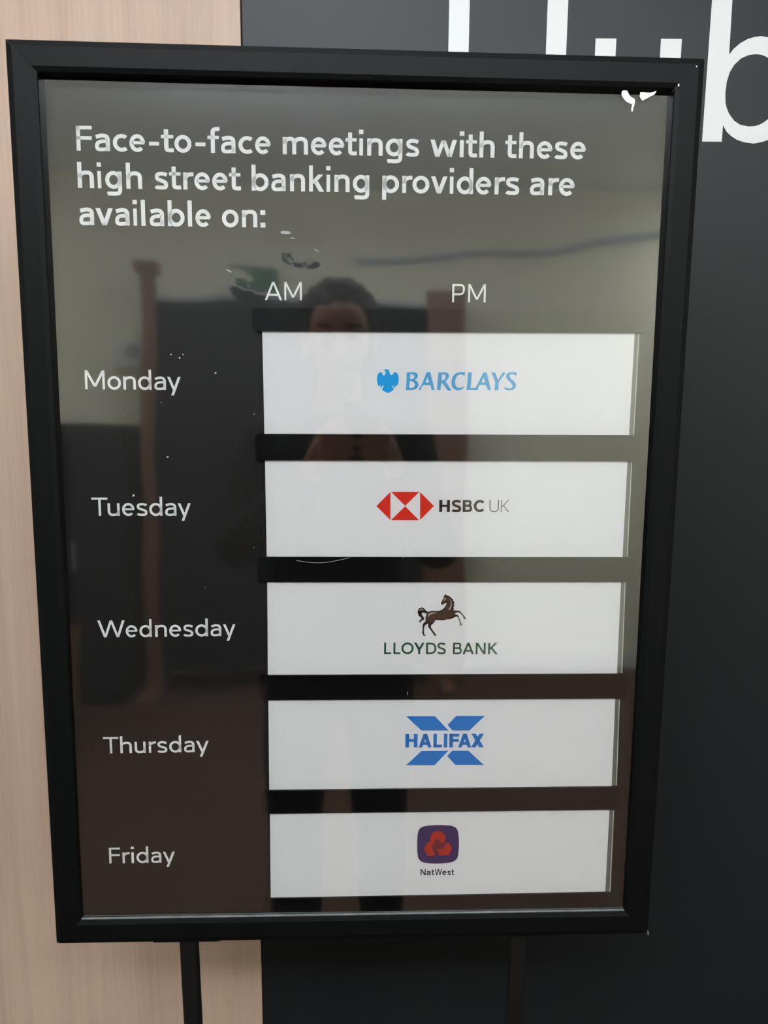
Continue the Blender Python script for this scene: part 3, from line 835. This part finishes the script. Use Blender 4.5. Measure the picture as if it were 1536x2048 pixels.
tag(o, 'pale dust specks and a fine hair', kind='stuff')

box('lit_rail_face', (-W / 2 + RW, W / 2 - RW, .0030, .0053, RW, RW + .0006), M['lit_face'], stand)['label'] = 'grey strip with painted light along the inner face of the bottom rail'  # paints the light falling on the upward inner face of the rail

# brackets, poles, foot
for (x0, x1) in ((310, 442), (972, 1108)):
    a = atf(x0, 1897, .012); b = atf(x1, 1896 - (x0 > 800) * 14, .012)
    zz = -.0038
    box('pole_bracket', (a[0], b[0], .006, .030, zz, .02), M['steel'], stand, .0012)
def wpoint(px, py, Y):
    v = ray(px, py); return CAM + v * (Y / v.y)
pi = PMAT.inverted()
for (p, q) in (((379.2, 1897), (387, 2048)), ((1034, 1885), (1030, 2048))):
    y0 = (PMAT @ Vector((atf(*p, .018)[0], .018, 0))).y
    A = pi @ wpoint(*p, y0); Bp = pi @ wpoint(*q, y0 + .002)
    d = (Bp - A)
    # run down to the foot plate and up behind the frame
    zf = .008 - ORI.z
    P0 = A + d * ((zf - A.z) / d.z); P1 = A + d * ((.02 - A.z) / d.z)
    if p[0] < 800: print('pole foot', PMAT @ P0)
    hw = .0086
    vv = []
    for P in (P0, P1):
        for (sx, sy) in ((-1, -1), (1, -1), (1, 1), (-1, 1)):
            vv.append((P.x + sx * hw, P.y + sy * hw, P.z))
    me = mesh(vv, [(0, 1, 5, 4), (1, 2, 6, 5), (2, 3, 7, 6), (3, 0, 4, 7), (3, 2, 1, 0), (4, 5, 6, 7)])
    bm = bmesh.new(); bm.from_mesh(me)
    bmesh.ops.bevel(bm, geom=[e for e in bm.edges if abs(e.verts[0].co.z - e.verts[1].co.z) > .3], offset=.002, segments=3, affect='EDGES', profile=.5)
    bm.to_mesh(me); bm.free()
    link('pole', me, M['steel'], stand)
fp = box('foot_plate', (-.27, .27, -.15, .17, 0, .008), M['steel'], stand, .002)
fp.matrix_world = Matrix.Translation((ORI.x - .018, ORI.y + .012, 0)) @ Matrix.Rotation(.038, 4, 'Z')

# ------------------------------------------------------------------ the room behind the photographer (seen in the film)
sc_ = empty('partition_screen', (-.17, BACK_Y + .32, 0))
tag(sc_, 'dark fabric partition screen between brown wooden posts', 'screen')
k = .92
box('screen_panel', (-.80, .66, -.02, .02, .12, 2.12), M['board'], sc_)
box('top_rail', (-.80, .66, -.025, .025, 2.12, 2.145), M['rail'], sc_)
box('wooden_post', (-.875, -.80, -.035, .035, 0, 2.26), M['post'], sc_, .004)
box('post_cap', (-.90, -.775, -.05, .05, 2.26, 2.32), M['post'], sc_, .008)
box('wooden_post', (.66, .88, -.035, .035, 0, 2.22), M['post'], sc_, .004)
for x in (-.84, .77):
    box('screen_foot', (x - .04, x + .04, -.22, .22, 0, .04), M['post'], sc_, .004)

ex = empty('exit_sign', (-.47, BACK_Y + .02, 2.29))
tag(ex, 'green exit sign with a white running figure above the screen', 'sign')
box('sign_face', (-.15, .15, 0, .02, -.065, .065), M['exit'], ex, .003)
def small(lp):
    return mesh([(x, .0215, z) for x, z in lp], [tuple(range(len(lp)))])
man = [rib([(-.005, .02), (-.015, -.005)], .016), rib([(-.015, -.005), (.012, -.018), (.008, -.042)], .008), rib([(-.015, -.005), (-.03, -.022), (-.048, -.02)], .008), rib([(-.005, .018), (.014, .006), (.024, .014)], .006), rib([(-.005, .018), (-.026, .012), (-.032, -.002)], .006)]
cir = ([(.004 + .009 * math.cos(i * math.pi / 6), .036 + .009 * math.sin(i * math.pi / 6)) for i in range(12)], [tuple(range(12))])
arr = rib([(.11, 0), (.05, 0)], .008); ah = ([(.115, 0), (.085, .022), (.085, -.022)], [(0, 1, 2)])
v_, f_ = join(man + [cir, arr, ah])
o = link('running_figure', mesh([(-x - .02, .0215, z) for x, z in v_], f_), M['white'], ex)

th = empty('wall_thermostat', (-1.17, BACK_Y + .001, 1.90))
tag(th, 'small white thermostat box on the beige wall', 'thermostat')
box('housing', (-.09, .09, 0, .04, -.07, .07), M['grey_plastic'], th, .006)
link('dial', cyl((0, .04, .01), (0, .052, .01), .035, .032, 24), M['rail'], th)

pts = [(0.10, 2.42), (.5, 2.47), (.9, 2.50), (1.3, 2.52), (1.7, 2.60), (2.2, 2.66), (2.97, 2.69)]
sm = []
for i in range(len(pts) - 1):
    for t in range(6):
        u = t / 6; sm.append((pts[i][0] * (1 - u) + pts[i + 1][0] * u, pts[i][1] * (1 - u) + pts[i + 1][1] * u))
cu = bpy.data.curves.new('mesh', 'CURVE'); cu.dimensions = '3D'; cu.bevel_depth = .018; cu.bevel_resolution = 3
s = cu.splines.new('POLY'); s.points.add(len(sm) - 1)
for i, (x, z) in enumerate(sm): s.points[i].co = (x, BACK_Y + .019, z, 1)
tmp = bpy.data.objects.new('tmp', cu); COL.objects.link(tmp)
cme = bpy.data.meshes.new_from_object(tmp.evaluated_get(bpy.context.evaluated_depsgraph_get()))
bpy.data.objects.remove(tmp); bpy.data.curves.remove(cu)
cme.materials.clear()
o = link('wall_conduit', cme, M['cable'], None, True)
tag(o, 'blue grey conduit running up the beige wall', 'pipe')

# boxes and a chair stacked in the left corner
cu_ = empty('storage_cupboard', (-1.42, BACK_Y + .26, 0))
tag(cu_, 'tall dark cupboard with two doors behind the cardboard boxes', 'cupboard')
box('carcass', (-.34, .30, -.22, .20, 0, 1.50), M['chair'], cu_, .004)
for sx_ in (-1, 1):
    dr = box('door', (min(0, sx_ * .315) - .02 + .002, max(0, sx_ * .315) - .02 - .002, .20, .218, .05, 1.46), M['board'], cu_, .003)
    box('handle', (sx_ * .04 - .026, sx_ * .04 - .014, .218, .235, .7, .86), M['rail'], dr, .003)

cb = empty('cardboard_box', (-1.62, BACK_Y + .78, 0), .12)
tag(cb, 'large brown cardboard box on the carpet beside the screen', 'box')
box('carton', (-.28, .28, -.22, .22, 0, .46), M['cardboard'], cb, .004)
box('packing_tape', (-.03, .03, -.2, .2, .46, .4615), M['rail'], cb)
cb2 = empty('cardboard_box', (-1.28, BACK_Y + .42, .0), -.08)
cb2.location = (-1.6, BACK_Y + .77, .4625)
tag(cb2, 'small brown cardboard box stacked on the large one', 'box')
box('carton', (-.2, .2, -.16, .16, 0, .32), M['cardboard'], cb2, .004)
box('packing_tape', (-.025, .025, -.155, .155, .32, .3215), M['rail'], cb2)
ch = empty('office_chair', (-2.0, BACK_Y + 1.4, 0), .7)
tag(ch, 'charcoal upholstered office chair near the cardboard boxes', 'chair')
box('seat', (-.24, .24, -.23, .23, .42, .50), M['chair'], ch, .02)
box('backrest', (-.22, .22, -.26, -.20, .62, 1.08), M['chair'], ch, .02)
box('back_support', (-.03, .03, -.25, -.22, .40, .66), M['steel'], ch, .004)
link('gas_column', cyl((0, 0, .1), (0, 0, .42), .025), M['steel'], ch)
for i in range(5):
    a = i * 2 * math.pi / 5
    g = link('leg', cyl((0, 0, .11), (.27 * math.cos(a), .27 * math.sin(a), .075), .022, .014, 10), M['steel'], ch)
    link('castor', cyl((.27 * math.cos(a) - .012, .27 * math.sin(a), .03), (.27 * math.cos(a) + .012, .27 * math.sin(a), .03), .03, .03, 14), M['steel'], ch)

# ------------------------------------------------------------------ the photographer
person = empty('person', (-.03, -.36, 0))
tag(person, 'dark haired person in black jacket holding a phone, mirrored in the poster cover', 'person')
# local frame: x right, y towards the poster, z up; the phone lens is at local (.03, .36, 1.5)
def ball(bm, c, r, nu=16, nv=10):
    r = r if isinstance(r, tuple) else (r, r, r)
    m = Matrix.Translation(c) @ Matrix.Diagonal((*r, 1))
    bmesh.ops.create_uvsphere(bm, u_segments=nu, v_segments=nv, radius=1, matrix=m)
def limb(bm, pts):
    for p, r in pts: ball(bm, p, r)
    for (p0, r0), (p1, r1) in zip(pts, pts[1:]):
        d = Vector(p1) - Vector(p0)
        m = Matrix.Translation((Vector(p0) + Vector(p1)) / 2) @ d.to_track_quat('Z', 'Y').to_matrix().to_4x4()
        bmesh.ops.create_cone(bm, cap_ends=True, segments=16, radius1=r0, radius2=r1, depth=d.length, matrix=m)
def loft(bm, rings, n=28):
    rows = []
    for (cx_, cy_, z, rx, ry) in rings:
        rows.append([bm.verts.new((cx_ + rx * math.copysign(abs(math.cos(t)) ** .85, math.cos(t)), cy_ + ry * math.sin(t), z)) for t in [2 * math.pi * i / n for i in range(n)]])
    for A_, B_ in zip(rows, rows[1:]):
        for i in range(n): bm.faces.new((A_[i], A_[(i + 1) % n], B_[(i + 1) % n], B_[i]))
    bm.faces.new(rows[0][::-1]); bm.faces.new(rows[-1])
def fuse(name, bm, m, voxel, parent=person, it=3):
    """overlapping volumes -> one continuous smooth skin"""
    me = bpy.data.meshes.new('mesh'); bm.to_mesh(me); bm.free()
    o = bpy.data.objects.new(name, me); COL.objects.link(o)
    rm = o.modifiers.new('r', 'REMESH'); rm.mode = 'VOXEL'; rm.voxel_size = voxel
    sm = o.modifiers.new('s', 'SMOOTH'); sm.iterations = it; sm.factor = .5
    m2 = bpy.data.meshes.new_from_object(o.evaluated_get(bpy.context.evaluated_depsgraph_get()))
    o.modifiers.clear(); o.data = m2
    m2.materials.clear(); m2.materials.append(m)
    for p in m2.polygons: p.use_smooth = True
    o.parent = parent
    return o
HX = .03
def arm(s):
    return (s * .175, -.04, 1.425), (s * .235, .06, 1.19), (HX + s * .082, .285, 1.385)
bm = bmesh.new()
loft(bm, [(0, -.03, .90, .15, .105), (0, -.03, 1.0, .155, .105), (0, -.03, 1.12, .135, .095), (0, -.03, 1.28, .155, .105), (0, -.035, 1.39, .17, .105), (0, -.035, 1.45, .12, .08), (0, -.03, 1.48, .07, .06)])
limb(bm, [((0, -.03, 1.45), .06), ((0, -.005, 1.57), .054)])
ball(bm, (0, -.012, 1.69), (.076, .094, .098), 28, 20)
ball(bm, (0, .022, 1.625), (.056, .066, .062), 24, 16)
ball(bm, (0, .075, 1.585), (.024, .018, .016))
limb(bm, [((0, .078, 1.675), .009), ((0, .101, 1.638), .0135)])
for s in (-1, 1):
    ball(bm, (s * .011, .092, 1.634), .009)
    ball(bm, (s * .079, -.002, 1.655), (.010, .018, .031))
    ball(bm, (s * .035, .055, 1.64), (.024, .026, .024))
    S_, E_, W_ = arm(s)
    limb(bm, [(S_, .05), (E_, .038), (W_, .024)])
    pc = Vector((HX + s * .064, .322, 1.425))
    limb(bm, [(W_, .024), (tuple(pc), .022)])
    ball(bm, tuple(pc), (.018, .024, .036))
    for dz, ln in ((.028, .050), (.009, .057), (-.010, .053), (-.028, .043)):
        k0 = (HX + s * .063, .350, 1.425 + dz); k1 = (HX + s * (.063 - ln * .42), .3655, 1.428 + dz); k2 = (HX + s * (.063 - ln), .3665, 1.425 + dz)
        limb(bm, [((HX + s * .066, .328, 1.424 + dz), .0095), (k0, .0088), (k1, .0080), (k2, .0070)])
    limb(bm, [((HX + s * .062, .312, 1.440), .0125), ((HX + s * .048, .330, 1.468), .0105), ((HX + s * .026, .339, 1.480), .0085)])
    limb(bm, [((s * .09, -.03, .90), .088), ((s * .105, -.01, .50), .055), ((s * .115, -.04, .09), .038), ((s * .122, .05, .045), .032)])
fuse('body', bm, M['skin'], .0042, it=2)
bm = bmesh.new()
loft(bm, [(0, -.03, .86, .185, .135), (0, -.03, 1.0, .178, .128), (0, -.03, 1.14, .165, .12), (0, -.03, 1.28, .18, .128), (0, -.035, 1.40, .195, .125), (0, -.035, 1.46, .145, .10), (0, -.03, 1.505, .078, .074)])
for s in (-1, 1):
    S_, E_, W_ = arm(s)
    W2 = tuple(Vector(E_).lerp(Vector(W_), .90))
    limb(bm, [(S_, .070), (E_, .056), (W2, .037)])
fuse('jacket', bm, M['jacket'], .008, it=4)
bm = bmesh.new()
loft(bm, [(0, -.03, .80, .165, .115), (0, -.03, .88, .172, .122), (0, -.03, .98, .160, .112)])
for s in (-1, 1): limb(bm, [((s * .09, -.03, .86), .100), ((s * .105, -.01, .50), .072), ((s * .115, -.04, .10), .058)])
fuse('trousers', bm, M['trousers'], .009, it=4)
for s in (-1, 1):
    bm = bmesh.new()
    limb(bm, [((s * .115, -.075, .047), .045), ((s * .118, .02, .045), .043), ((s * .126, .125, .035), .036)])
    bmesh.ops.bisect_plane(bm, geom=bm.verts[:] + bm.edges[:] + bm.faces[:], plane_co=(0, 0, .002), plane_no=(0, 0, -1))
    for v in bm.verts: v.co.z = max(v.co.z, .001)
    fuse('shoe', bm, M['shoe'], .006, it=2)
def ell(name, c, r, m, par=None, nu=24, nv=16):
    bm = bmesh.new(); ball(bm, c, r, nu, nv)
    me = bpy.data.meshes.new('mesh'); bm.to_mesh(me); bm.free()
    return link(name, me, m, par or person, True)
random.seed(3)
bm = bmesh.new()
ball(bm, (0, -.028, 1.708), (.089, .100, .100), 32, 24)
for k_ in range(70):                              # short uneven locks
    a = random.uniform(0, 2 * math.pi); e = random.uniform(-.5, 1.4)
    p = Vector((.085 * math.cos(a) * math.cos(e), -.028 + .096 * math.sin(a) * math.cos(e), 1.708 + .096 * math.sin(e)))
    if p.y > .035 and p.z < 1.745: continue
    ball(bm, tuple(p), random.uniform(.012, .02), 8, 6)
for v in bm.verts:                                # hairline above the brow, open over the face
    if v.co.y > .040 and v.co.z < 1.735: v.co.y = .040 + (v.co.y - .040) * .12
fuse('hair', bm, M['hair'], .005, it=2)
for s in (-1, 1):
    ey = ell('eye', (s * .031, .0785, 1.668), (.0125, .008, .006), M['eye'])
    ell('iris', (s * .031, .0855, 1.668), (.0052, .0025, .0052), M['iris'], ey)
    ell('eyebrow', (s * .032, .081, 1.692), (.019, .006, .004), M['hair'])
ell('mouth', (0, .086, 1.606), (.023, .006, .006), M['lip'])

ph = empty('mobile_phone', (0, 0, 1.5))
tag(ph, 'black mobile phone held up in both hands of the person', 'phone')
ph.matrix_world = Matrix.Translation(CAM) @ M3.to_4x4()
# local: x right, y up, z back towards the person
box('phone_body', (-.026, .050, -.145, .014, .006, .0145), M['phone'], ph, .003)
link('camera_lens', cyl((0, 0, .006), (0, 0, .0035), .0045, .0045, 20), M['lens'], ph)
